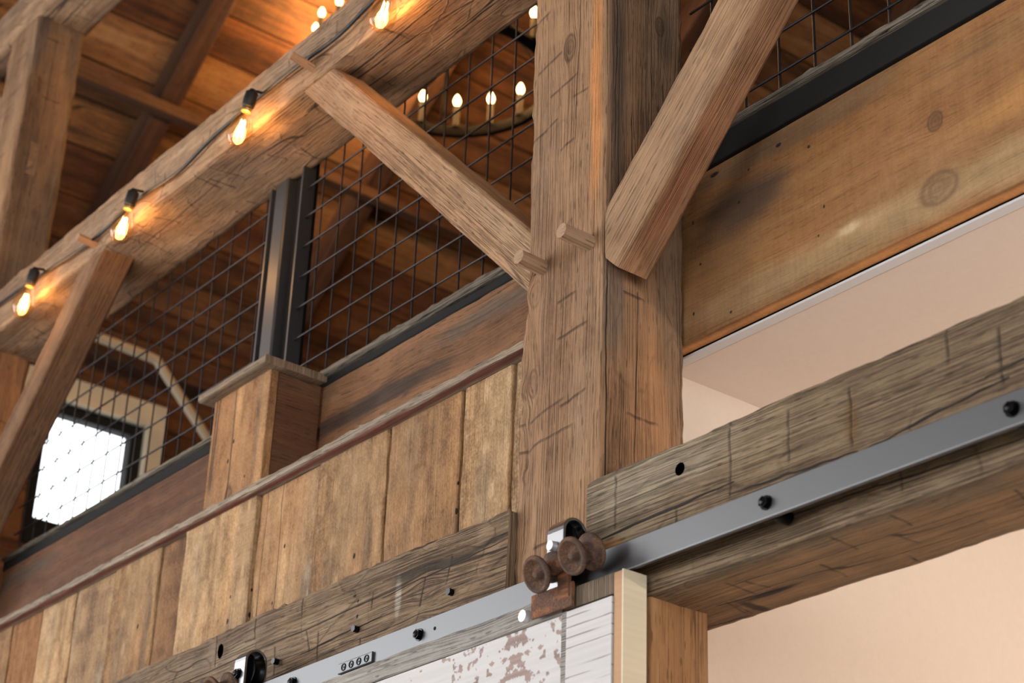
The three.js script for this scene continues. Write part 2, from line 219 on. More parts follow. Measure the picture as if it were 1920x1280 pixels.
const mHeadR = wood({ L: 1.5, W: 0.46, ppm: 850, seed: 5, cols: GREY, gray: 0.5, grayCol: [128, 120, 102], crack: 0.45, fib: 1.3, warp: 0.015, hew: 0.45, hs: [0.26, 0.09],
  checks: [[0.03, 0.117, 0.36, 0.108, 0.004, 0.6], [0.35, 0.128, 0.62, 0.14, 0.003, 0.5], [0.62, 0.142, 0.9, 0.118, 0.0035, 0.5], [0.86, 0.1, 1.2, 0.09, 0.004, 0.6], [0.2, 0.36, 0.35, 0.38, 0.004, 0.5], [0.4, 0.2, 1.0, 0.215, 0.002, 0.35], [0.1, 0.43, 0.2, 0.435, 0.004, 0.5], [0.1, 0.3, 0.9, 0.34, 0.0016, 0.3]],
  axe: [[0.352, 0.07, 0.14, AX, 0.4, 0.03], [0.482, 0.07, 0.1, AX, 0.3, 0.02], [0.61, 0.08, 0.11, AX, 0.4, 0.03], [0.89, 0.08, 0.1, AX, 0.4, 0.03], [0.075, 0.06, 0.11, AX, 0.25, 0.03], [0.227, 0.15, 0.08, AX, 0.25, 0.03], [0.8, 0.03, 0.07, AX, 0.25, 0.02], [0.7, 0.2, 0.06, AX, 0.3, 0.02], [0.54, 0.3, 0.07, AX + 0.1, 0.5, 0.04], [0.66, 0.29, 0.06, AX + 0.1, 0.45, 0.04], [0.45, 0.375, 0.08, AX + 0.1, 0.5, 0.05], [0.29, 0.33, 0.08, AX + 0.1, 0.45, 0.04], ...axes(21, 10, 0.1, 1.3, 0.28, 0.45, [0.04, 0.09], 0.25)],
  stainsAndLitTones: [[0.6, 0.37, 1.2, 0.11, [152, 114, 78], 0.7], [0.3, 0.378, 0.07, 0.009, [40, 28, 20], 0.95], [0.24, 0.41, 0.012, 0.04, [52, 38, 28], 0.9], [0.06, 0.14, 0.05, 0.02, [132, 88, 46], 0.7], [0.15, 0.05, 0.18, 0.04, [142, 132, 116], 0.4], [0.61, 0.09, 0.015, 0.05, [112, 80, 42], 0.6]], bump: 0.008 });
const mHeadL = wood({ L: 1.8, W: 0.34, ppm: 850, seed: 6, cols: [[70, 54, 40], [124, 101, 78], [156, 134, 108]], gray: 0.45, grayCol: [126, 116, 104], crack: 0.7, fib: 1.2, warp: 0.025, hew: 0.9, hs: [0.16, 0.07],
  knots: [[1.55, 0.1, 0.025, 0.35, 2], [1.53, 0.17, 0.02, 0.4, 1.6]],
  axe: [[0.74, 0.04, 0.08, AX, 0.55, 0.04], [0.91, 0.02, 0.07, AX, 0.5, 0.03], [1.1, 0.02, 0.06, AX, 0.4, 0.03], [1.17, 0.13, 0.08, AX, 0.4, 0.03], [1.33, 0.17, 0.06, AX, 0.4, 0.02], [1.0, 0.12, 0.07, AX, 0.35, 0.03], ...axes(31, 12, 0.1, 1.9, 0.02, 0.22, [0.03, 0.07], 0.3)],
  holes: [[1.313, 0.064, 0.004], [1.313, 0.096, 0.005], [1.3, 0.05, 0.004, 2], [1.13, 0.16, 0.003]],
  checks: [[0.9, 0.19, 1.2, 0.18, 0.004, 0.5], [1.1, 0.13, 1.4, 0.116, 0.0028, 0.5], [1.3, 0.19, 1.5, 0.185, 0.002, 0.4], [0.2, 0.12, 0.8, 0.13, 0.003, 0.5], [0.3, 0.19, 0.7, 0.2, 0.003, 0.5], [1.4, 0.08, 1.8, 0.06, 0.002, 0.4]],
  stainsAndLitTones: [[1.455, 0.09, 0.012, 0.055, [206, 204, 202], 0.55], [0.95, 0.2, 0.2, 0.03, [146, 104, 62], 0.5]], bump: 0.01 });
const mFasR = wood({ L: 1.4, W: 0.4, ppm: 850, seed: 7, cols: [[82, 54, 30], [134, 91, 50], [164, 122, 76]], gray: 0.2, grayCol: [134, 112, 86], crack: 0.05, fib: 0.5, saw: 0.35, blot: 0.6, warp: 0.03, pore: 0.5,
  knots: [[0.622, 0.161, 0.02, 0.6, 0.85], [0.619, 0.293, 0.032, 0.4, 1.3]],
  holes: [[0.361, 0.214, 0.005, 0.6], [0.345, 0.268, 0.004, 0.6], [0.331, 0.073, 0.005], [0.255, 0.033, 0.006, 1.6], [0.147, 0.11, 0.005], [0.082, 0.018, 0.007, 2.4], [0.12, 0.335, 0.004], [0.04, 0.2, 0.004], [0.02, 0.1, 0.006, 0.5], [0.02, 0.3, 0.006, 0.6], [0.175, 0.05, 0.004]],
  stainsAndLitTones: [[0.5, 0.31, 1.0, 0.05, [152, 126, 92], 0.75], [0.16, 0.12, 0.14, 0.06, [70, 56, 48], 0.75], [0.3, 0.03, 0.3, 0.03, [96, 76, 56], 0.6], [0.1, 0.25, 0.12, 0.1, [112, 82, 50], 0.5], [0.95, 0.2, 0.3, 0.05, [176, 126, 70], 0.5], [0.42, 0.285, 0.04, 0.015, [178, 158, 128], 0.7], [0.75, 0.06, 0.2, 0.03, [116, 88, 56], 0.5], [0.7, 0.379, 3, 0.02, [196, 138, 82], 0.95]], bump: 0.003 });  // last entry lightens the underside: fresh-cut orange with its lit look painted in
const mFasL = wood({ L: 1.5, W: 0.4, ppm: 700, seed: 8, cols: [[66, 42, 26], [124, 86, 56], [158, 118, 84]], gray: 0.3, grayCol: [110, 100, 90], crack: 0.5, fib: 0.9, warp: 0.06, stainsAndLitTones: [[0.25, 0.12, 0.35, 0.03, [48, 36, 28], 0.8], [0.2, 0.24, 0.2, 0.05, [128, 70, 28], 0.5], [0.7, 0.05, 0.3, 0.03, [96, 88, 80], 0.6]], bump: 0.005 });
const PLANK = [[116, 86, 56], [178, 142, 100], [212, 178, 136]];
function plankTex(seed, o = {}) { const r = rng(seed * 31 + 5), hs = [], st = []; for (let i = 0; i < 7; i++) hs.push([0.1 + 0.8 * r(), 0.02 + 0.25 * r(), 0.003 + 0.003 * r(), 1.5]); for (let i = 0; i < 9; i++) st.push([r(), 0.3 * r(), 0.05 + 0.25 * r(), 0.01 + 0.035 * r(), [[98, 82, 68], [150, 106, 64], [128, 112, 92], [186, 148, 102]][i % 4], 0.3 + 0.35 * r()]); return wood({ L: 1.0, W: 0.3, ppm: 850, seed: 40 + seed, cols: PLANK, gray: 0.35, grayCol: [146, 126, 102], crack: 0.25, fib: 0.45, saw: 0.3, warp: 0.03, pore: 0.2, blot: 1.5, mute: 0.12, holes: hs, stainsAndLitTones: st, chalk: 0.3, bump: 0.011, ...o }); }
const mPlanks = [plankTex(1), plankTex(2, { knots: [[0.35, 0.12, 0.02, 0.6, 2.2]], cols: [[104, 68, 38], [164, 118, 72], [190, 146, 98]] }), plankTex(3, { knots: [[0.55, 0.17, 0.025, 0.4, 1.3]] }), plankTex(4, { gray: 0.5, cols: [[104, 76, 52], [158, 122, 84], [192, 156, 114]] })];
const mBoxSide = wood({ L: 0.6, W: 0.4, ppm: 700, seed: 51, cols: [[52, 32, 18], [94, 60, 36], [126, 86, 54]], gray: 0.1, crack: 0.1, fib: 0.8, warp: 0.05, knots: [[0.13, 0.3, 0.02, 0.7, 1.2]], bump: 0.004 });
const mStrip = wood({ L: 1.6, W: 0.2, ppm: 700, seed: 52, cols: [[86, 70, 58], [146, 126, 106], [182, 164, 144]], gray: 0.4, crack: 0.5, fib: 1.3, stainsAndLitTones: [[0.8, 0.034, 2, 0.013, [104, 58, 48], 0.85]], bump: 0.006 });
const mPeg = wood({ L: 0.3, W: 0.2, ppm: 700, seed: 53, cols: [[132, 102, 78], [172, 140, 112], [192, 162, 136]], gray: 0.2, crack: 0.1, fib: 0.6, bump: 0.002 });
const mRailGrey = wood({ L: 1.2, W: 0.1, ppm: 700, seed: 54, cols: [[96, 92, 88], [144, 140, 134], [176, 172, 166]], gray: 0.4, grayCol: [150, 148, 144], crack: 0.3, fib: 1.4, bump: 0.004 });
const mJamb = wood({ L: 1.0, W: 0.3, ppm: 700, seed: 55, cols: [[92, 60, 36], [150, 108, 68], [178, 138, 96]], gray: 0.15, crack: 0.4, fib: 1, holes: [[0.4, 0.1, 0.008, 3]], bump: 0.005 });
const mRoof = [61, 62, 63].map((s, i) => wood({ L: 2.0, W: 0.24, ppm: 260, seed: s, cols: [[[54, 32, 16], [112, 70, 36], [154, 104, 58]], [[46, 26, 14], [92, 54, 27], [136, 88, 48]], [[78, 52, 30], [140, 96, 56], [174, 130, 84]]][i], gray: 0.15, crack: 0.2, fib: 0.9, warp: 0.06, band: 1.5, mute: 0, bump: 0.004 }));
const mRafter = wood({ L: 2.0, W: 0.3, ppm: 260, seed: 64, cols: [[38, 22, 14], [72, 44, 28], [100, 66, 42]], gray: 0.15, crack: 0.3, fib: 0.9, bump: 0.004 });
const mCharred = wood({ L: 1.5, W: 0.2, ppm: 700, seed: 65, cols: [[46, 42, 38], [98, 90, 80], [138, 126, 112]], gray: 0.4, crack: 0.6, fib: 1.2, bump: 0.006 });
const mConcrete = plaster([172, 168, 162], 21, 14), mPaleWall = plaster([206, 200, 190], 23, 6);
const mFloor = wood({ L: 2.0, W: 0.3, ppm: 200, seed: 66, cols: [[150, 124, 98], [186, 160, 132], [206, 184, 156]], gray: 0.2, crack: 0.1, fib: 0.6, bump: 0.001, rough: 0.5 });
const std = (color, roughness, metalness = 0, extra = {}) => new THREE.MeshStandardMaterial({ color, roughness, metalness, ...extra });
const mBlack = std(0x060607, 0.9), mSteel = std(0x4e5054, 0.42, 0.6), mSteelDark = std(0x2a2b2e, 0.45, 0.6), mWire = std(0x2c2c31, 0.5, 0.5), mTrack = std(0x66686b, 0.46, 1.0), mStrap = std(0x8c8e92, 0.36, 1.0), mBolt = std(0x17181b, 0.28, 0.8), mChrome = std(0xc4c4c8, 0.35, 0.4), mIron = new THREE.MeshPhysicalMaterial({ color: 0x0d0b0a, roughness: 0.9, specularIntensity: 0.15 }), mRubber = std(0x121315, 0.55), mCord = std(0x101113, 0.5);
const mCeil = plaster([232, 218, 208], 3), mWall = plaster([228, 214, 200], 9), mWhiteTrim = std(0xd9dadf, 0.6), mCream = std(0xd8cfb8, 0.7);
const mRust = rusty([96, 68, 52], [130, 86, 58], 4), mRustDark = rusty([80, 62, 52], [108, 80, 62], 8);
const mGlass = new THREE.MeshPhysicalMaterial({ color: 0xfff4e0, roughness: 0.02, transmission: 1, thickness: 0, ior: 1.5 });
const mPane = new THREE.MeshPhysicalMaterial({ color: 0xffffff, roughness: 0.02, transmission: 1, thickness: 0, ior: 1.5 });
const mFilament = std(0xffd9a0, 0.5, 0, { emissive: 0xffe0ac, emissiveIntensity: 14 });
const mCandle = std(0xfff0d0, 0.5, 0, { emissive: 0xffdf9c, emissiveIntensity: 9 });

// ---------------------------------------------------------------- building shell
struct('floor', 'pale concrete floor of the barn hall', 'floor', block(-6.2, 7.2, -0.1, 0, -9.2, 7.2, mConcrete), mConcrete);
const W1 = { y0: 4.915, y1: 5.49, z0: -1.915, z1: -1.455 };           // the small loft window in the left wall
const wallMat = mRoof[1];
{
  const w = struct('wall_left', 'dark board side wall of the barn behind the loft', 'wall');
  const rows = []; for (let y = 0; y < 5.82; y += 0.265) rows.push([y, Math.min(y + 0.26, 5.83)]);
  rows.forEach(([a, b], i) => {
    const cuts = [];
    const holes = []; if (b > W1.y0 - 0.06 && a < W1.y1 + 0.06) holes.push([W1.z0 - 0.08, W1.z1 + 0.06]);
    if (b > 1.45 && a < 5.75) holes.push([2.4, 6.8]);
    let z = -9; for (const [p, q] of holes.sort((m, n) => m[0] - n[0])) { cuts.push([z, p]); z = q; } cuts.push([z, 7]);
    for (const [p, q] of cuts) part('board', deep(-6.03, -6, a, b, p, q, wallMat, { uo: i * 0.71, vo: i * 0.31 }), mRoof[[1, 1, 0, 1][i % 4]], w);
  });
  // outer sheathing so that no light leaks between the boards
  for (const [a, b, p, q] of [[0, 5.9, -9, W1.z0 - 0.08], [0, W1.y0 - 0.06, W1.z0 - 0.08, W1.z1 + 0.06], [W1.y1 + 0.06, 5.9, W1.z0 - 0.08, W1.z1 + 0.06], [0, 5.9, W1.z1 + 0.06, 2.4], [0, 1.45, 2.4, 6.8], [5.75, 5.9, 2.4, 6.8], [0, 5.9, 6.8, 7.1]])
    part('sheathing', deep(-6.1, -6.032, a, b, p, q, mRafter), mRafter, w);
}
{
  const w = struct('wall_right', 'board side wall of the barn hall', 'wall');
  for (const [a, b, p, q] of [[0, 5.9, -9, 1.2], [0, 1.5, 1.2, 5.2], [4.5, 5.9, 1.2, 5.2], [0, 5.9, 5.2, 7.1]]) part('panel', deep(7, 7.1, a, b, p, q, mPaleWall), mPaleWall, w);
}
{
  const w = struct('wall_front', 'gable wall of the barn hall with two tall windows', 'wall');
  for (const [x0, x1, y0, y1] of [[-6.1, -5, 0, 5.9], [-1, 1.6, 0, 5.9], [5.6, 7.1, 0, 5.9], [-5, -1, 0, 1.1], [1.6, 5.6, 0, 1.1], [-5, -1, 4.1, 5.9], [1.6, 5.6, 4.1, 5.9]]) part('panel', block(x0, x1, y0, y1, 7, 7.1, mPlanks[3]), mPlanks[3], w);
  const s = new THREE.Shape([[-6.1, 5.9], [7.1, 5.9], [0.5, 11.2]].map(([x, y]) => new THREE.Vector2(x, y))); const g = new THREE.ExtrudeGeometry(s, { depth: 0.1, bevelEnabled: false }); g.translate(0, 0, 7); part('gable', g, mRafter, w);
  const b = struct('wall_back', 'dark board gable wall at the far end of the loft', 'wall'); const g2 = new THREE.ExtrudeGeometry(new THREE.Shape([[-6.1, 0], [7.1, 0], [7.1, 5.9], [0.5, 11.2], [-6.1, 5.9]].map(([x, y]) => new THREE.Vector2(x, y))), { depth: 0.1, bevelEnabled: false }); g2.translate(0, 0, -9.1); part('gable', g2, mRafter, b);
}
// roof: boards lie along z on rafters that climb from both side walls to the ridge at x = 0.5
{
  const c = struct('ceiling', 'underside of the barn roof, brown boards on dark rafters', 'ceiling');
  const slope = Math.atan(0.8), run = 6.75 / Math.cos(slope), r = rng(9);
  for (const side of [-1, 1]) {
    const ox = side < 0 ? -6.2 : 7.2, oy = 5.675, dir = -side;
    const put = (g) => { g.rotateZ(dir > 0 ? slope : Math.PI - slope); g.translate(ox, oy, 0); return g; };
    let s = 0, i = 0;
    while (s < run) {
      const wd = 0.17 + 0.1 * r(), lift = 0.03 + 0.012 * r();
      const g = timber(16.2, wd - 0.008, 0.02, ti(mRoof[0], { rough: 0, chip: 0, nf: 1, seg: 99, bev: 0.002, uo: r() * 3, vo: r() * 2 }));
      g.rotateY(Math.PI / 2); g.rotateZ(-Math.PI / 2); // length along -z, width along +x, thickness in y
      const bb = new THREE.Box3().setFromBufferAttribute(g.attributes.position); g.translate(s - bb.min.x, (dir > 0 ? 1 : -1) * 0.0 - bb.min.y, 7.1 - bb.max.z);
      if (dir > 0) g.translate(0, lift, 0); else g.translate(0, -lift - 0.02, 0);
      part('board', put(g), mRoof[[0, 2, 1, 0, 0, 1, 2][i % 7]], c); s += wd; i++;
    }
    const deck = new THREE.BoxGeometry(run + 0.3, 0.04, 16.4); deck.translate(run / 2, dir > 0 ? 0.1 : -0.1, -1); part('roof_deck', put(deck), mRafter, c);
    for (let k = 0; k < 13; k++) { const z = 5.895 - k * 1.2; const g = timber(run, 0.15, 0.11, ti(mRafter, { rough: 0.004, seg: 0.3, bev: 0.006, uo: k * 0.37 })); g.translate(0, dir > 0 ? 0.03 : 0.12, z + 0.055); part('rafter', put(g), mRafter, c); }
  }
}
// small loft window
{
  const w = struct('window_1', 'small bright loft window with dark sash and cream casing', 'window');
  const { y0, y1, z0, z1 } = W1, fr = (n, a, b, p, q, x0, x1, m) => part(n, deep(x0, x1, a, b, p, q, mRafter), m, w);
  for (const [a, b, p, q] of [[y1, y1 + 0.06, z0 - 0.07, z1 + 0.05], [y0 - 0.14, y0, z0 - 0.07, z1 + 0.14], [y0, y1, z0 - 0.07, z0], [y0, y1, z1, z1 + 0.14]]) fr('sash', a, b, p, q, -6.08, -6.01, mBlack);  // real dark sash; its left bar is widened in black to stand for shadow
  for (const [a, b, p, q] of [[y1 + 0.06, y1 + 0.19, z0 - 0.17, z1 + 0.2], [y0 - 0.05, y1 + 0.06, z0 - 0.17, z0 - 0.07]]) fr('casing', a, b, p, q, -6.01, -5.965, mCream);
  const g = new THREE.PlaneGeometry(z1 - z0, y1 - y0); g.rotateY(Math.PI / 2); g.translate(-6.05, (y0 + y1) / 2, (z0 + z1) / 2); part('pane', g, mPane, w);
}
// hall windows outside the picture
function hallWindow(n, label, cx, cy, cz, wd, ht, turn) {
  const w = struct(n, label, 'window'); w.position.set(cx, cy, cz); w.rotation.y = turn;
  for (const [x0, x1, y0, y1] of [[-wd / 2, wd / 2, ht / 2 - 0.08, ht / 2], [-wd / 2, wd / 2, -ht / 2, -ht / 2 + 0.08], [-wd / 2, -wd / 2 + 0.08, -ht / 2, ht / 2], [wd / 2 - 0.08, wd / 2, -ht / 2, ht / 2], [-0.03, 0.03, -ht / 2, ht / 2]]) part('frame', block(x0, x1, y0, y1, -0.04, 0.04, mRafter), mBlack, w);
  part('pane', new THREE.PlaneGeometry(wd, ht), mPane, w);
}
hallWindow('window_2', 'tall hall window in the front gable', -3, 2.6, 7.05, 4, 3.0, 0);
hallWindow('window_3', 'tall hall window right of the gable centre', 3.6, 2.6, 7.05, 4, 3.0, 0);
hallWindow('window_4', 'wide hall window in the right side wall', 7.05, 3, 3.2, 4, 3, Math.PI / 2);
hallWindow('window_5', 'wide hall window in the left side wall', -6.05, 3.6, 4.6, 4.4, 4.3, Math.PI / 2);

// ---------------------------------------------------------------- loft edge, right bay room
struct('floor_loft', 'board floor of the loft behind the railing', 'floor', block(-6, 7, 3.23, 3.26, -9, -0.245, mFloor), mRafter);
struct('ceiling_room', 'smooth pinkish plaster ceiling of the room under the loft', 'ceiling', block(-0.107, 7, 3.212, 3.228, -6, -0.268, mCeil), mCeil);
struct('wall_room', 'cream plaster side wall of the room under the loft', 'wall', deep(-0.2, -0.107, 0, 3.228, -6, -0.212, mWall), mWall);
struct('wall_room_back', 'cream plaster back wall of the room under the loft', 'wall', block(-0.2, 7, 0, 3.2, -6.1, -6, mWall), mWall);
struct('trim_1', 'white edge trim between the plaster ceiling and the fascia board', 'trim', block(-0.105, 7, 3.2108, 3.2155, -0.268, -0.2415, mWall), mWhiteTrim);
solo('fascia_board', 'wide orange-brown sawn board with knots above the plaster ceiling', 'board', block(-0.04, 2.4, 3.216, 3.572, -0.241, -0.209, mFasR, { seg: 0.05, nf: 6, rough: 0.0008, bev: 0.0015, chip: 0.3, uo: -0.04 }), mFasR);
solo('fascia_board', 'dark-streaked brown board between the boxed newel and the hewn post', 'board', block(-1.3, -0.24, 3.273, 3.577, -0.238, -0.203, mFasL, { seg: 0.05, nf: 6, rough: 0.001, bev: 0.003, chip: 0.8 }), mFasL);
solo('fascia_board', 'purplish brown board under the rail left of the boxed newel', 'board', block(-3.15, -1.575, 3.273, 3.577, -0.238, -0.203, mFasL, { seg: 0.2, nf: 4, rough: 0.001, bev: 0.003, uo: 0.55 }), tinted(mFasL, 0xd6d0d2));  // greyer tint of the board wood, with the purplish haze put into the colour
// black steel sill under the wire mesh, with a thin rough board on it
function sill(label, x0, x1, h, t, seed) {
  const s = thing('rail_sill', label, 'rail');
  part('steel_angle', block(x0, x1, 3.574, 3.574 + h, -0.25, -0.2, mCharred, { seg: 0.03, rough: 0.0015, seed, nf: 2, bev: 0.002 }), mBlack, s);
  part('top_board', block(x0, x1, 3.575 + h, 3.575 + h + t, -0.25, -0.19, mCharred, { seg: 0.012, rough: 0.003, seed, bev: 0.003, chip: 1.6, nf: 3, uo: seed }), mCharred, s, 'rough weathered top board');
  return s;
}
sill('black rail with rough top board above the orange-brown fascia', 0.004, 2.4, 0.058, 0.016, 1);
sill('black rail with rough top board between newel and hewn post', -1.3, -0.238, 0.022, 0.02, 2);
sill('black rail with glinting top edge in front of the bright window', -3.15, -1.575, 0.03, 0.014, 3);

// ---------------------------------------------------------------- wire mesh railing
const STEP = 0.0925, wireGeo = new THREE.CylinderGeometry(1, 1, 1, 6, 1, true);
function meshPanel(label, x0, x1, y0, y1, xs, ys) {
  const t = thing('wire_mesh_panel', label, 'railing');
  for (let x = xs; x < x1; x += STEP) if (x > x0) { const m = part('vertical_wire', wireGeo, mWire, t); m.scale.set(0.0027, y1 - y0, 0.0027); m.position.set(x, (y0 + y1) / 2, -0.2305); }
  for (let y = ys; y < y1; y += STEP) if (y > y0) { const m = part('horizontal_wire', wireGeo, mWire, t); m.scale.set(0.0027, x1 - x0, 0.0027); m.rotation.z = Math.PI / 2; m.position.set((x0 + x1) / 2, y, -0.2245); }
  return t;
}
const pL = meshPanel('black wire mesh panel in front of the bright window', -3.16, -1.66, 3.6, 4.5, -3.16 + 0.04, 3.615);
const pM = meshPanel('black wire mesh panel between the steel post and the hewn post', -1.505, -0.237, 3.58, 4.5, -1.436, 3.605);
const pR = meshPanel('black wire mesh panel behind the right knee brace', 0.002, 2.4, 3.63, 4.5, 0.06, 3.712);
const bar = (p, x0, x1, y0, y1) => part('frame_bar', block(x0, x1, y0, y1, -0.245, -0.205, mCharred), mSteel, p);
bar(pL, -1.678, -1.67, 3.6, 4.5); bar(pM, -1.513, -1.505, 3.6, 4.5);
const sp = thing('steel_post', 'dark steel tube post standing behind the boxed newel', 'post');
part('tube', upright(-1.65, -1.588, 3.58, 4.5, -0.262, -0.205, mCharred, { bev: 0.004 }), mSteel, sp);
part('mounting_plate', upright(-1.664, -1.655, 3.58, 4.5, -0.262, -0.245, mCharred), mBlack, sp); part('mounting_plate', upright(-1.5865, -1.516, 3.58, 4.5, -0.262, -0.235, mCharred), mBlack, sp);

// ---------------------------------------------------------------- the timber frame
const post = thing('timber_post', 'big hewn oak post in the middle with axe marks and two pegs', 'post');
{
  const g = timber(5.648, 0.236, 0.205, ti(mPost, { seg: 0.012, rough: 0.0035, bev: 0.007, seed: 2, uo: -2.4, nf: 10, fx: 4, chip: 0.6, disp: (x, y, z, id) => {
    let k = 0;
    if (id === 3) { if (x < 3.315) k += 0.011 * ss(3.315, 3.29, x) + 0.004 * (n2(x * 14, z * 20) - 0.5); else k -= 0.016 * ss(3.31, 3.34, x) * ss(3.43, 3.38, x) * ss(-0.1, -0.02, z); }
    if (id === 0 && y > -0.05 && x > 2.7 && x < 3.4) k -= 0.007 * ss(-0.05, -0.015, y) * n2(x * 18, y * 40) * ss(2.7, 2.9, x) * 2;
    return k;
  } }));
  g.rotateZ(Math.PI / 2); g.translate(-0.236, 0, 0); part('shaft', g, mPost, post);
}
function peg(parent, x, y, z, len, r, tilt = 0, sq = 9) { const g = cyl(r, len + 0.04, sq, r * 0.94); g.rotateX(Math.PI / 2); g.rotateY(tilt); g.rotateX(-0.04); g.translate(x, y, z + (len - 0.04) / 2); const q = g.toNonIndexed(), uvA = q.attributes.uv; for (let i = 0; i < uvA.count; i++) uvA.setXY(i, uvA.getY(i) * 0.3, uvA.getX(i) * 0.4); const p = part('peg', q, mPeg, parent); p.geometry.computeVertexNormals(); }
peg(post, -0.043, 3.375, 0, 0.068, 0.0165, -0.04); peg(post, -0.183, 3.378, 0, 0.062, 0.0165, 0.02, 8);
const beam = thing('tie_beam', 'long hewn beam carrying the string lights', 'beam');
{ const g = timber(2.92, 0.175, 0.235, ti(mBeam, { seg: 0.014, rough: 0.0045, bev: 0.006, seed: 5, uo: -0.1, nf: 10, fx: 4, fy: 12, chip: 0.5 })); g.translate(-3.163, 4.49, 0); part('shaft', g, mBeam, beam); }
peg(beam, -1.157, 4.364, 0, 0.07, 0.0145, 0.1, 4); peg(beam, -2.348, 4.349, 0, 0.06, 0.0145, 0.1, 4);
const b1 = thing('knee_brace', 'pale sawn brace falling from the string-light beam to the hewn post', 'brace');
{ const g = timber(1.43, 0.101, 0.09, ti(mBraceA, { seg: 0.02, rough: 0.0012, bev: 0.004, seed: 8, nf: 6, chip: 0.25 })); g.rotateZ(Math.PI * 0.75); g.translate(-0.2, 3.31, -0.011); part('shaft', clip(g, { x1: -0.224, y1: 4.322 }), mBraceA, b1); }
const b2 = thing('knee_brace', 'reddish brown brace rising to the right from the hewn post', 'brace');
{ const g = timber(1.6, 0.128, 0.08, ti(mBraceB, { seg: 0.02, rough: 0.0012, bev: 0.007, seed: 9, nf: 6, chip: 0.2 })); g.rotateZ(Math.PI * 0.25); g.translate(-0.058, 3.384, -0.004); part('shaft', clip(g, { x0: -0.002 }), mBraceB, b2); }
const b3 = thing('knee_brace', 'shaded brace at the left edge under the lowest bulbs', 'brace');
{ const g = timber(1.24, 0.106, 0.1, ti(mBraceA, { seg: 0.03, rough: 0.0012, bev: 0.004, seed: 10, nf: 6, uo: 0.1, vo: 0.02 })); g.rotateZ(Math.PI * 0.25); g.translate(-3.24, 3.525, -0.011); part('shaft', clip(g, { x0: -3.166, y1: 4.322 }), tinted(mBraceA, 0xc0b6b0), b3); }  // brace wood tinted darker and greyer: its backlit shade is put into the colour
const post2 = thing('timber_post', 'blurred tall post at the upper left behind the string-light beam', 'post');
{ const g = timber(5.65, 0.236, 0.185, ti(mPost, { seg: 0.05, rough: 0.003, bev: 0.012, seed: 12, uo: -1.1, nf: 6})); g.rotateZ(Math.PI / 2); g.translate(-3.4, 0, -0.002); part('shaft', g, mPost, post2);
  part('tenon_end', upright(-3.166, -3.1625, 5.0, 5.13, -0.09, -0.055, mPeg), mBraceA, post2); }
const ub = thing('tie_beam', 'upper cross beam at the top left corner of the picture', 'beam');
{ const g = timber(8.9, 0.2, 0.2, ti(mBeam, { seg: 0.1, rough: 0.004, bev: 0.008, seed: 14, uo: 0.6, nf: 4 })); g.translate(-6, 5.85, 0); part('shaft', g, mBeam, ub); }
const b4 = thing('knee_brace', 'blurred brace at the top left corner beside the tall post', 'brace');
{ const g = timber(0.85, 0.14, 0.1, ti(mBraceA, { seg: 0.05, rough: 0.001, bev: 0.004, seed: 15, nf: 3 })); g.rotateZ(Math.PI * 0.75); g.translate(-3.36, 5.17, -0.01); part('shaft', clip(g, { x1: -3.399, y1: 5.652 }), mBraceA, b4); }

// ---------------------------------------------------------------- plank wall, ledge strip, boxed newel
{
  const w = struct('wall_planks', 'wall of upright honey-brown reclaimed planks under the loft rail', 'wall');
  const seams = [-3.16, -2.9, -2.66, -2.47, -2.253, -2.03, -1.777, -1.643, -1.307, -1.049, -0.771, -0.506, -0.345, -0.238], pick = [0, 3, 1, 0, 3, 2, 3, 0, 1, 2, 0, 2, 2, 3], rr = rng(17), tone = [0xffffff, 0xe6d8c8, 0xd8c4b0, 0xfff6ea];
  const mats = {};
  for (let i = 0; i + 1 < seams.length; i++) {
    const m = mPlanks[pick[i]], key = pick[i] + '_' + (i % 4); mats[key] ??= tinted(m, tone[i % 4]);
    const z = -0.066 + 0.01 * rr() + (i === 7 ? 0.008 : 0), gap = { '-0.771': 0.007, '-0.506': 0.009, '-2.253': 0.006, '-1.643': 0.004 }[seams[i + 1]] ?? 0.0015;
    part('plank', upright(seams[i] + 0.0015, seams[i + 1] - gap, 2.3, 3.249, z - 0.022, z, m, { seg: 0.04, nf: 4, rough: 0.0012, bev: 0.003, chip: 1, seed: i + 3, uo: rr() * 0.2, vo: 0 }), mats[key], w);
  }
  part('backing', block(-3.155, -0.25, 0, 3.24, -0.2, -0.09, mRafter), mRafter, w);
  part('lower_boarding', block(-3.155, -0.25, 0, 2.3, -0.088, -0.07, mPlanks[3]), mPlanks[3], w);
}
struct('wall_side_bay', 'boarded side bay beyond the left post', 'wall', block(-5.98, -3.41, 0, 3.6, -0.2, -0.09, mPlanks[3]), mPlanks[3]);
solo('ledge_strip', 'weathered grey ledge strip with a dark red lower edge along the plank tops', 'trim', block(-3.155, -0.25, 3.25, 3.272, -0.202, -0.032, mStrip, { seg: 0.02, rough: 0.0025, bev: 0.003, chip: 1.5, nf: 3, seed: 4, fx: 4 }), mStrip);
const nb = thing('boxed_newel', 'boxed wooden newel with flat cap below the steel post', 'post');
part('front_board', upright(-1.574, -1.306, 3.2725, 3.58, -0.078, -0.054, mPlanks[1], { seg: 0.03, nf: 4, rough: 0.0008, uo: 0.35 }), tinted(mPlanks[1], 0xf4e4d4), nb);
part('side_board', deep(-1.33, -1.308, 3.2725, 3.58, -0.2, -0.079, mBoxSide, { seg: 0.03, nf: 4, rough: 0.0006 }), mBoxSide, nb, 'dark brown side board');
part('side_board', deep(-1.574, -1.552, 3.2725, 3.58, -0.2, -0.079, mBoxSide), mBoxSide, nb, 'dark brown side board');
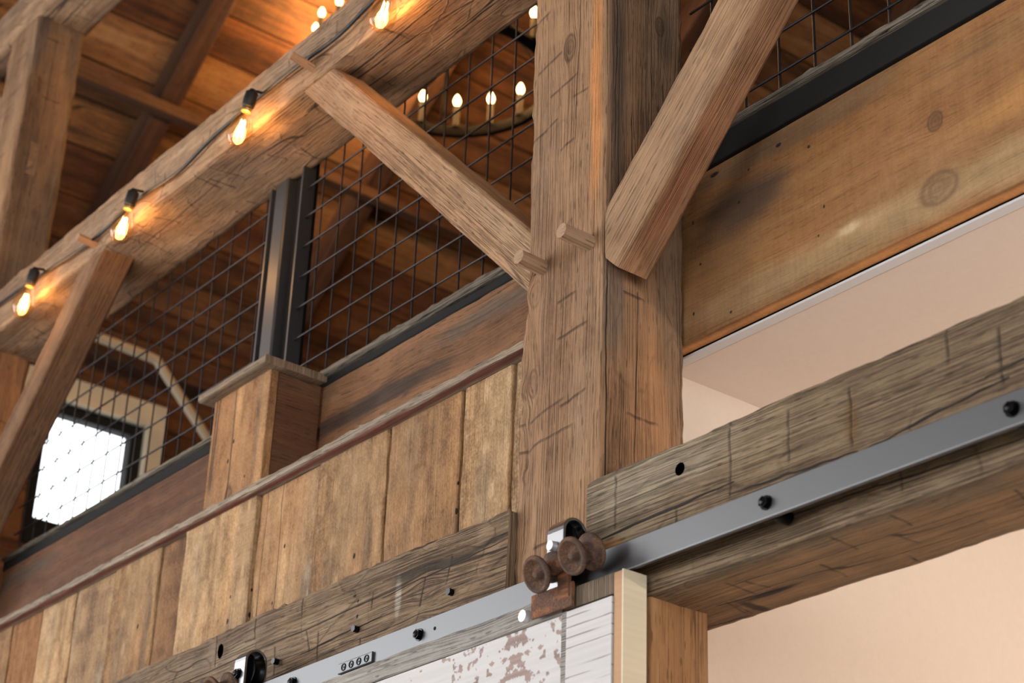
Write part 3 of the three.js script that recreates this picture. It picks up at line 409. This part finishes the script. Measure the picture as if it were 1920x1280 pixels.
part('cap', block(-1.605, -1.282, 3.581, 3.602, -0.2, -0.022, mStrip, { seg: 0.03, nf: 4, rough: 0.001, bev: 0.003, vo: 0.06 }), tinted(mStrip, 0xf4ece4), nb, 'flat weathered cap board');

// ---------------------------------------------------------------- door headers, track, door
const hl = thing('door_header', 'rough hewn beam slab behind the track left of the post', 'beam');
{ const g = timber(2.9, 0.255, 0.056, ti(mHeadL, { seg: 0.008, rough: 0.005, bev: 0.004, seed: 21, nf: 10, uo: -1.1, fx: 4, fy: 10, chip: 0.6, disp: (x, y, z, id) => id === 3 ? (n2(x * 5, 5.5) - 0.5) * 0.014 + 0.008 * ss(1.98, 1.99, x) * ss(2.12, 2.11, x) - 0.012 * ss(1.88, 1.86, x) * ss(1.5, 1.8, x) - 0.012 * ss(0.012, 0.0, Math.abs(x - 2.085)) - 0.014 * ss(0.012, 0.0, Math.abs(x - 2.26)) - 0.012 * ss(0.012, 0, Math.abs(x - 2.445)) : 0 })); g.translate(-3.147, 2.895, 0.013); part('slab', drill(g, -1.286, 2.85, 0.013, 0.017, 0.06, 0.75), mHeadL, hl); }
for (const [x, y] of [[-0.409, 2.768], [-0.728, 2.77], [-1.03, 2.769], [-1.5, 2.77]]) { const g = cyl(0.0075, 0.012, 6); g.rotateX(Math.PI / 2); g.translate(x, y, 0.02); part('lag_screw', g, mBolt, hl); }
const hr = thing('door_header', 'heavy grey hewn door beam right of the post with a bolt hole', 'beam');
{ const g = timber(2.4, 0.248, 0.2, ti(mHeadR, { seg: 0.012, rough: 0.004, bev: 0.005, seed: 24, nf: 12, fx: 3, fy: 10, chip: 0.5, disp: (x, y, z, id) => id === 2 ? 0.009 * (n2(x * 7, y * 4) - 0.5) + 0.006 * (n2(x * 30, y * 4) - 0.5) : 0 })); g.translate(0.004, 2.863, 0.035); part('shaft', drill(g, 0.239, 2.815, 0.035, 0.0115, 0.14), mHeadR, hr); }
const track = thing('door_track', 'long flat steel sliding-door track in front of the door beams', 'track');
part('rail', block(-2.6, 2.3, 2.646, 2.697, 0.074, 0.082, mCharred, { bev: 0.0012 }), mTrack, track);
function hexBolt(x, y, z, r, m, p, name = 'bolt') { const g = m === mChrome ? cyl(r, 0.011, 24, r * 0.9).rotateX(Math.PI / 2).translate(x, y, z + 0.0055).toNonIndexed() : mergeGeometries([cyl(r, 0.009, 6).rotateX(Math.PI / 2).translate(x, y, z + 0.0045).toNonIndexed(), cyl(r * 1.25, 0.002, 20).rotateX(Math.PI / 2).translate(x, y, z + 0.001).toNonIndexed(), lathe([[0.0001, 0.004], [r * 0.5, 0.003], [r * 0.86, 0]], 6).rotateX(Math.PI / 2).translate(x, y, z + 0.009).toNonIndexed()]); g.computeVertexNormals(); part(name, g, m, p); }
for (const x of [-1.7, -1.28, -0.845, -0.413, 0.028, 0.481, 0.94, 1.4]) { hexBolt(x, 2.671, 0.082, 0.0095, mBolt, track); part('spacer', cyl(0.0115, 0.034, 16).rotateX(Math.PI / 2).translate(x + 0.004, 2.656, 0.0565), mBolt, track); }
part('pilot_hole', cyl(0.0035, 0.001, 12).rotateX(Math.PI / 2).translate(-0.365, 2.672, 0.0822), mBlack, track);
const spl = part('splice_plate', block(-0.675, -0.56, 2.65, 2.672, 0.0822, 0.087, mCharred), mTrack, track);
for (let i = 0; i < 4; i++) { const sc = part('socket_screw', mergeGeometries([new THREE.TorusGeometry(0.0065, 0.0012, 6, 20).toNonIndexed(), cyl(0.0022, 0.001, 6).rotateX(Math.PI / 2).toNonIndexed()]), mBolt, spl); sc.position.set(-0.655 + i * 0.026, 2.661, 0.0875); }

const door = thing('sliding_door', 'old barn door with flaking white paint hung from the track', 'door');
const mDoorWhite = paint({ L: 1.3, W: 1.0, ppm: 700, seed: 5, peel: (u, v) => clamp(0.245 + 0.2 * ss(0.9, 1.2, u) * ss(0.35, 0.0, v) + 0.09 * ss(0.13, 0.0, Math.hypot(u - 0.78, v - 0.02)) + 0.05 * ss(0.1, 0.02, v)) });
const mStile = paint({ L: 0.2, W: 1.0, ppm: 900, seed: 8, lines: 58, peel: () => 0.2 });
const mDoorEdge = paint({ L: 0.1, W: 1.0, ppm: 500, seed: 9, white: [216, 204, 178], under: [166, 140, 104], peel: (u, v) => 0.27 });
const face = (n, x0, x1, y0, y1, z0, z1, m, l) => { const g = new THREE.BoxGeometry(x1 - x0, y1 - y0, z1 - z0, 1, 1, 1); g.translate((x0 + x1) / 2, (y0 + y1) / 2, (z0 + z1) / 2); const p = g.attributes.position, nn = g.attributes.normal, uv = g.attributes.uv, [a, b] = m.userData.tile ?? [1, 1]; for (let i = 0; i < p.count; i++) uv.setXY(i, (Math.abs(nn.getX(i)) > 0.5 ? p.getZ(i) - z0 : p.getX(i) - x0) / a, (2.645 - p.getY(i)) / b); return part(n, g, m, door, l); };
part('core', upright(-1.4, 0.172, 0.05, 2.596, 0.055, 0.094, mRailGrey), mRailGrey, door);
part('top_rail', block(-1.4, 0.022, 2.602, 2.641, 0.054, 0.1, mRailGrey, { seg: 0.02, rough: 0.0012, bev: 0.002, chip: 1.2, nf: 3 }), mRailGrey, door, 'bare grey weathered top rail');
part('stile_head', upright(0.022, 0.152, 2.606, 2.641, 0.054, 0.1, mRailGrey, { seg: 0.02, rough: 0.0005 }), tinted(mRailGrey, 0xcdb8a4), door, 'bare brown end of the stile');
face('painted_panel', -1.4, 0.022, 0.05, 2.6, 0.094, 0.0985, mDoorWhite, 'flaking white painted boards');
face('batten', 0.0225, 0.036, 0.05, 2.604, 0.094, 0.1, mRailGrey, 'narrow bare grey batten');
face('stile', 0.0365, 0.15, 0.05, 2.602, 0.094, 0.1015, mStile, 'white stile with fine cracks across');
face('stile_edge', 0.1525, 0.173, 0.05, 2.641, 0.054, 0.0985, tinted(mDoorEdge, 0xd8b49c), 'bare pinkish edge strip');
face('door_edge', 0.1732, 0.1765, 0.05, 2.642, 0.05, 0.1, mDoorEdge, 'cream painted door edge');
hexBolt(-0.071, 2.619, 0.1, 0.0115, mChrome, door, 'chrome_bolt');
const jamb = thing('door_jamb', 'brown sawn jamb post standing under the right door beam', 'post');
part('shaft', upright(0.02, 0.165, 0, 2.614, -0.1, 0.032, mJamb, { seg: 0.04, rough: 0.001, bev: 0.004, nf: 4, vo: 0.0, uo: -2.0 }), mJamb, jamb);

// hangers: a bent strap over a grooved wheel that rides on the track
function hanger(label, x) {
  const t = thing('roller_hanger', label, 'hanger'); t.position.x = x;
  const W = 0.042, zf = 0.108, zb = 0.056, R = (zf - zb) / 2, zc = (zf + zb) / 2, yt = 2.748, th = 0.004, outer = [], inner = [];
  outer.push([zf, 2.61], [zf, yt]); inner.push([zf - th, 2.61], [zf - th, yt]);
  for (let i = 1; i <= 12; i++) { const a = Math.PI * i / 12; outer.push([zc + R * Math.cos(a), yt + R * Math.sin(a)]); inner.push([zc + (R - th) * Math.cos(a), yt + (R - th) * Math.sin(a)]); }
  outer.push([zb, 2.7]); inner.push([zb + th, 2.7]);
  const sh = new THREE.Shape([...outer, ...inner.reverse()].map(([z, y]) => new THREE.Vector2(-z, y)));
  const g = new THREE.ExtrudeGeometry(sh, { depth: W, bevelEnabled: true, bevelSize: 0.0008, bevelThickness: 0.0008, bevelSegments: 1, curveSegments: 4 }); g.rotateY(Math.PI / 2); part('strap', g, mStrap, t);
  const wheel = part('wheel', lathe([[0.0001, -0.014], [0.036, -0.014], [0.037, -0.011], [0.03, -0.006], [0.03, 0.006], [0.037, 0.011], [0.036, 0.014], [0.0001, 0.014]], 32), mBolt, t); wheel.geometry.rotateX(Math.PI / 2); wheel.position.set(W / 2, 2.73, 0.08);
  hexBolt(W / 2 - 0.002, 2.722, zf, 0.0095, x > -0.5 ? mChrome : mBolt, t, 'axle_bolt');
  return t;
}
hanger('steel roller hanger behind the two rusty spools', -0.0105); hanger('steel roller hanger at the bottom edge of the picture', -1.043);
// old rusty trolley: two spools on a bracket plate
function trolley(label, x, flip) {
  const t = thing('rusty_trolley', label, 'trolley'); t.position.x = x; if (flip) t.scale.x = -1;
  const spool = lathe([[0.0001, 0.0], [0.006, 0.001], [0.0095, -0.008], [0.019, -0.01], [0.0245, 0.001], [0.029, 0.002], [0.0322, -0.001], [0.032, -0.005], [0.028, -0.009], [0.0195, -0.012], [0.0165, -0.017], [0.0155, -0.026], [0.0165, -0.034], [0.0195, -0.038], [0.028, -0.041], [0.0318, -0.045], [0.032, -0.049], [0.029, -0.052], [0.0001, -0.052]], 30);
  spool.rotateX(Math.PI / 2 + 0.42);
  for (const [dx, dy] of [[0.003, 2.66], [0.095, 2.668]]) { const s = part('spool', spool, mRustDark, t); s.position.set(dx + 0.011, dy, 0.152); }
  part('link_bar', rod([0.014, 2.674, 0.126], [0.106, 2.682, 0.126], 0.0135, 12), mRust, t);
  part('bracket', block(0.03, 0.058, 2.62, 2.672, 0.1105, 0.117, mCharred), mRust, t);
  part('bracket_plate', block(-0.041, 0.065, 2.604, 2.646, 0.109, 0.115, mRust, { seg: 0.01, nf: 3, rough: 0.0008, bev: 0.0015 }), mRust, t);
  return t;
}
trolley('rusty trolley with two spools at the painted door corner', 0, false); trolley('rusty trolley at the bottom edge beside the left hanger', -1.04, true).position.y = 0.02;

// ---------------------------------------------------------------- string lights on the beam
{
  const t = thing('string_light', 'black cord of clear filament bulbs strung along the beam', 'light');
  const cp = [[-3.4, 4.42], [-3.012, 4.404], [-2.691, 4.382], [-2.429, 4.358], [-2.256, 4.357], [-2.062, 4.371], [-1.809, 4.353], [-1.638, 4.376], [-1.363, 4.386], [-1.208, 4.386], [-1.009, 4.378], [-0.871, 4.398], [-0.7, 4.405], [-0.5, 4.395], [-0.3, 4.41]];
  part('cord', new THREE.TubeGeometry(new THREE.CatmullRomCurve3(cp.map(([x, y]) => new THREE.Vector3(x, y, 0.0135))), 160, 0.0052, 8), mCord, t);
  const sock = mergeGeometries([lathe([[0.0001, 0.028], [0.008, 0.028], [0.011, 0.022], [0.0165, 0.018], [0.0175, -0.006], [0.0165, -0.02], [0.0145, -0.026], [0.0001, -0.026]], 20)]);
  const glass = lathe([[0.013, -0.026], [0.0135, -0.036], [0.02, -0.052], [0.029, -0.074], [0.0335, -0.096], [0.032, -0.115], [0.024, -0.131], [0.011, -0.1395], [0.0001, -0.141]], 28);
  const fil = mergeGeometries([...[0, 1, 2, 3].map((k) => rod([0.006 * Math.cos(k * 1.57), -0.062, 0.006 * Math.sin(k * 1.57)], [0.0105 * Math.cos(k * 1.57), -0.112, 0.0105 * Math.sin(k * 1.57)], 0.001, 6).toNonIndexed())]);
  const stem = mergeGeometries([lathe([[0.006, -0.03], [0.004, -0.055], [0.0022, -0.064], [0.0001, -0.066]], 12)]), screw = lathe([[0.0001, -0.026], [0.0132, -0.026], [0.0138, -0.03], [0.0128, -0.034], [0.0136, -0.038], [0.0001, -0.04]], 20);
  for (const [x, y] of [[-0.735, 4.372], [-1.385, 4.361], [-2.034, 4.352], [-2.679, 4.36]]) {
    const s = part('socket', sock, mRubber, t); s.position.set(x, y, 0.045); s.rotation.z = -0.25; s.rotation.x = -0.06;
    part('hook', rod([-0.002, 0.026, 0], [-0.006, 0.034, -0.03], 0.004, 8), mCord, s); part('screw_base', screw, std(0xb9a070, 0.4, 0.8), s);
    const b = part('bulb', glass, mGlass, t); b.position.copy(s.position); b.rotation.copy(s.rotation); part('filament', fil, mFilament, b); part('glass_stem', stem, mGlass, b);
    const l = new THREE.PointLight(0xffba68, 0.18, 0, 2); l.position.set(x - 0.02, y - 0.088, 0.052); l.castShadow = true; l.shadow.radius = 1; scene.add(l);
  }
}

// ---------------------------------------------------------------- chandeliers in the loft
function chandelier(label, x, y, z, R, n, a0, top) {
  const t = thing('ring_chandelier', label, 'chandelier'); t.position.set(x, y, z);
  const pts = []; for (const [r, h] of [[-0.012, -0.022], [0.012, -0.022], [0.012, 0.022], [-0.012, 0.022], [-0.012, -0.022]]) pts.push([R + r, h]); part('ring', lathe(pts, 72), mIron, t);
  const hub = part('hub', lathe([[0.0001, -0.05], [0.03, -0.03], [0.04, 0], [0.03, 0.04], [0.0001, 0.05]], 20), mSteelDark, t); hub.position.y = Math.min(0.62, top - y - 0.06);
  for (let k = 0; k < 4; k++) { const a = 0.5 + k * Math.PI / 2; part('support_rod', rod([R * Math.cos(a), 0.02, R * Math.sin(a)], [0.02 * Math.cos(a), hub.position.y - 0.02, 0.02 * Math.sin(a)], 0.006), mIron, t); }
  part('stem', rod([0, hub.position.y + 0.04, 0], [0, top - y, 0], 0.009), mSteelDark, t);
  const sleeve = lathe([[0.02, 0], [0.024, 0.004], [0.0135, 0.008], [0.0135, 0.105], [0.0001, 0.105]], 16), flame = lathe([[0.006, 0], [0.014, 0.016], [0.0165, 0.028], [0.013, 0.042], [0.006, 0.056], [0.0001, 0.062]], 16);
  for (let k = 0; k < n; k++) {
    const a = a0 + k * Math.PI * 2 / n, px = R * Math.cos(a), pz = R * Math.sin(a);
    const c = part('candle_sleeve', sleeve, mCandleSleeve, t); c.position.set(px, 0.02, pz); const f = part('bulb', flame, mCandle, c); f.position.y = 0.107;
    const l = new THREE.PointLight(0xffbe74, 0.32, 0, 2); l.position.set(x + px, y + 0.155, z + pz); l.castShadow = true; scene.add(l);
  }
}
const mCandleSleeve = std(0x2c261c, 0.9);
chandelier('ring chandelier seen through the mesh beside the post', -2.858, 5.952, -1.623, 0.4, 17, 0.11, 8.3);
chandelier('chandelier glimpsed above the string-light beam near the top', -4.131, 6.909, -2.041, 0.3, 14, 0.35, 7.3302);

// pale pipe and dark purlin in the loft
{
  const pipe = new THREE.CatmullRomCurve3([[-5.75, 5.845, -1.0], [-5.75, 5.836, -1.54], [-5.75, 5.82, -1.87], [-5.75, 5.79, -1.905], [-5.75, 5.46, -2.24], [-5.75, 4.8, -2.9], [-5.75, 4.2, -3.5]].map((p) => new THREE.Vector3(...p)), false, 'catmullrom', 0.15);
  solo('pale_pipe', 'pale bent pipe running down the wall right of the bright window', 'pipe', new THREE.TubeGeometry(pipe, 90, 0.026, 10), std(0xb4a892, 0.7));
}
solo('purlin', 'thin dark purlin crossing the rafter at the upper left', 'beam', deep(-4.81, -4.75, 6.58, 6.64, -9, 7, mRafter), mRafter);
solo('wall_plate', 'dark timber plate along the top of the wall over the window', 'beam', deep(-6, -5.86, 5.8, 5.95, -9, 7, mRafter), mRafter);

// added pendant lamp, out of view, put in to brighten the room ceiling and walls
{
  const t = thing('added_pendant_lamp', 'added unseen glass pendant lamp lighting the room under the loft', 'lamp'); t.position.set(1.8, 2.3, -1.8);
  part('globe', new THREE.SphereGeometry(0.11, 32, 20), std(0xfff2dc, 0.6, 0, { emissive: 0xffe9cc, emissiveIntensity: 2 }), t);
  part('stem', rod([0, 0.1, 0], [0, 0.9, 0], 0.006), mBolt, t); part('rose', cyl(0.05, 0.012, 24).translate(0, 0.905, 0), mBolt, t);
  const l = new THREE.PointLight(0xffead8, 7, 0, 2); l.position.set(1.8, 2.3, -1.8); l.shadow.radius = 5; l.castShadow = true; scene.add(l);
}
scene.traverse((o) => { if (o.isMesh) { o.castShadow = true; o.receiveShadow = true; } });
renderer.render(scene, camera);
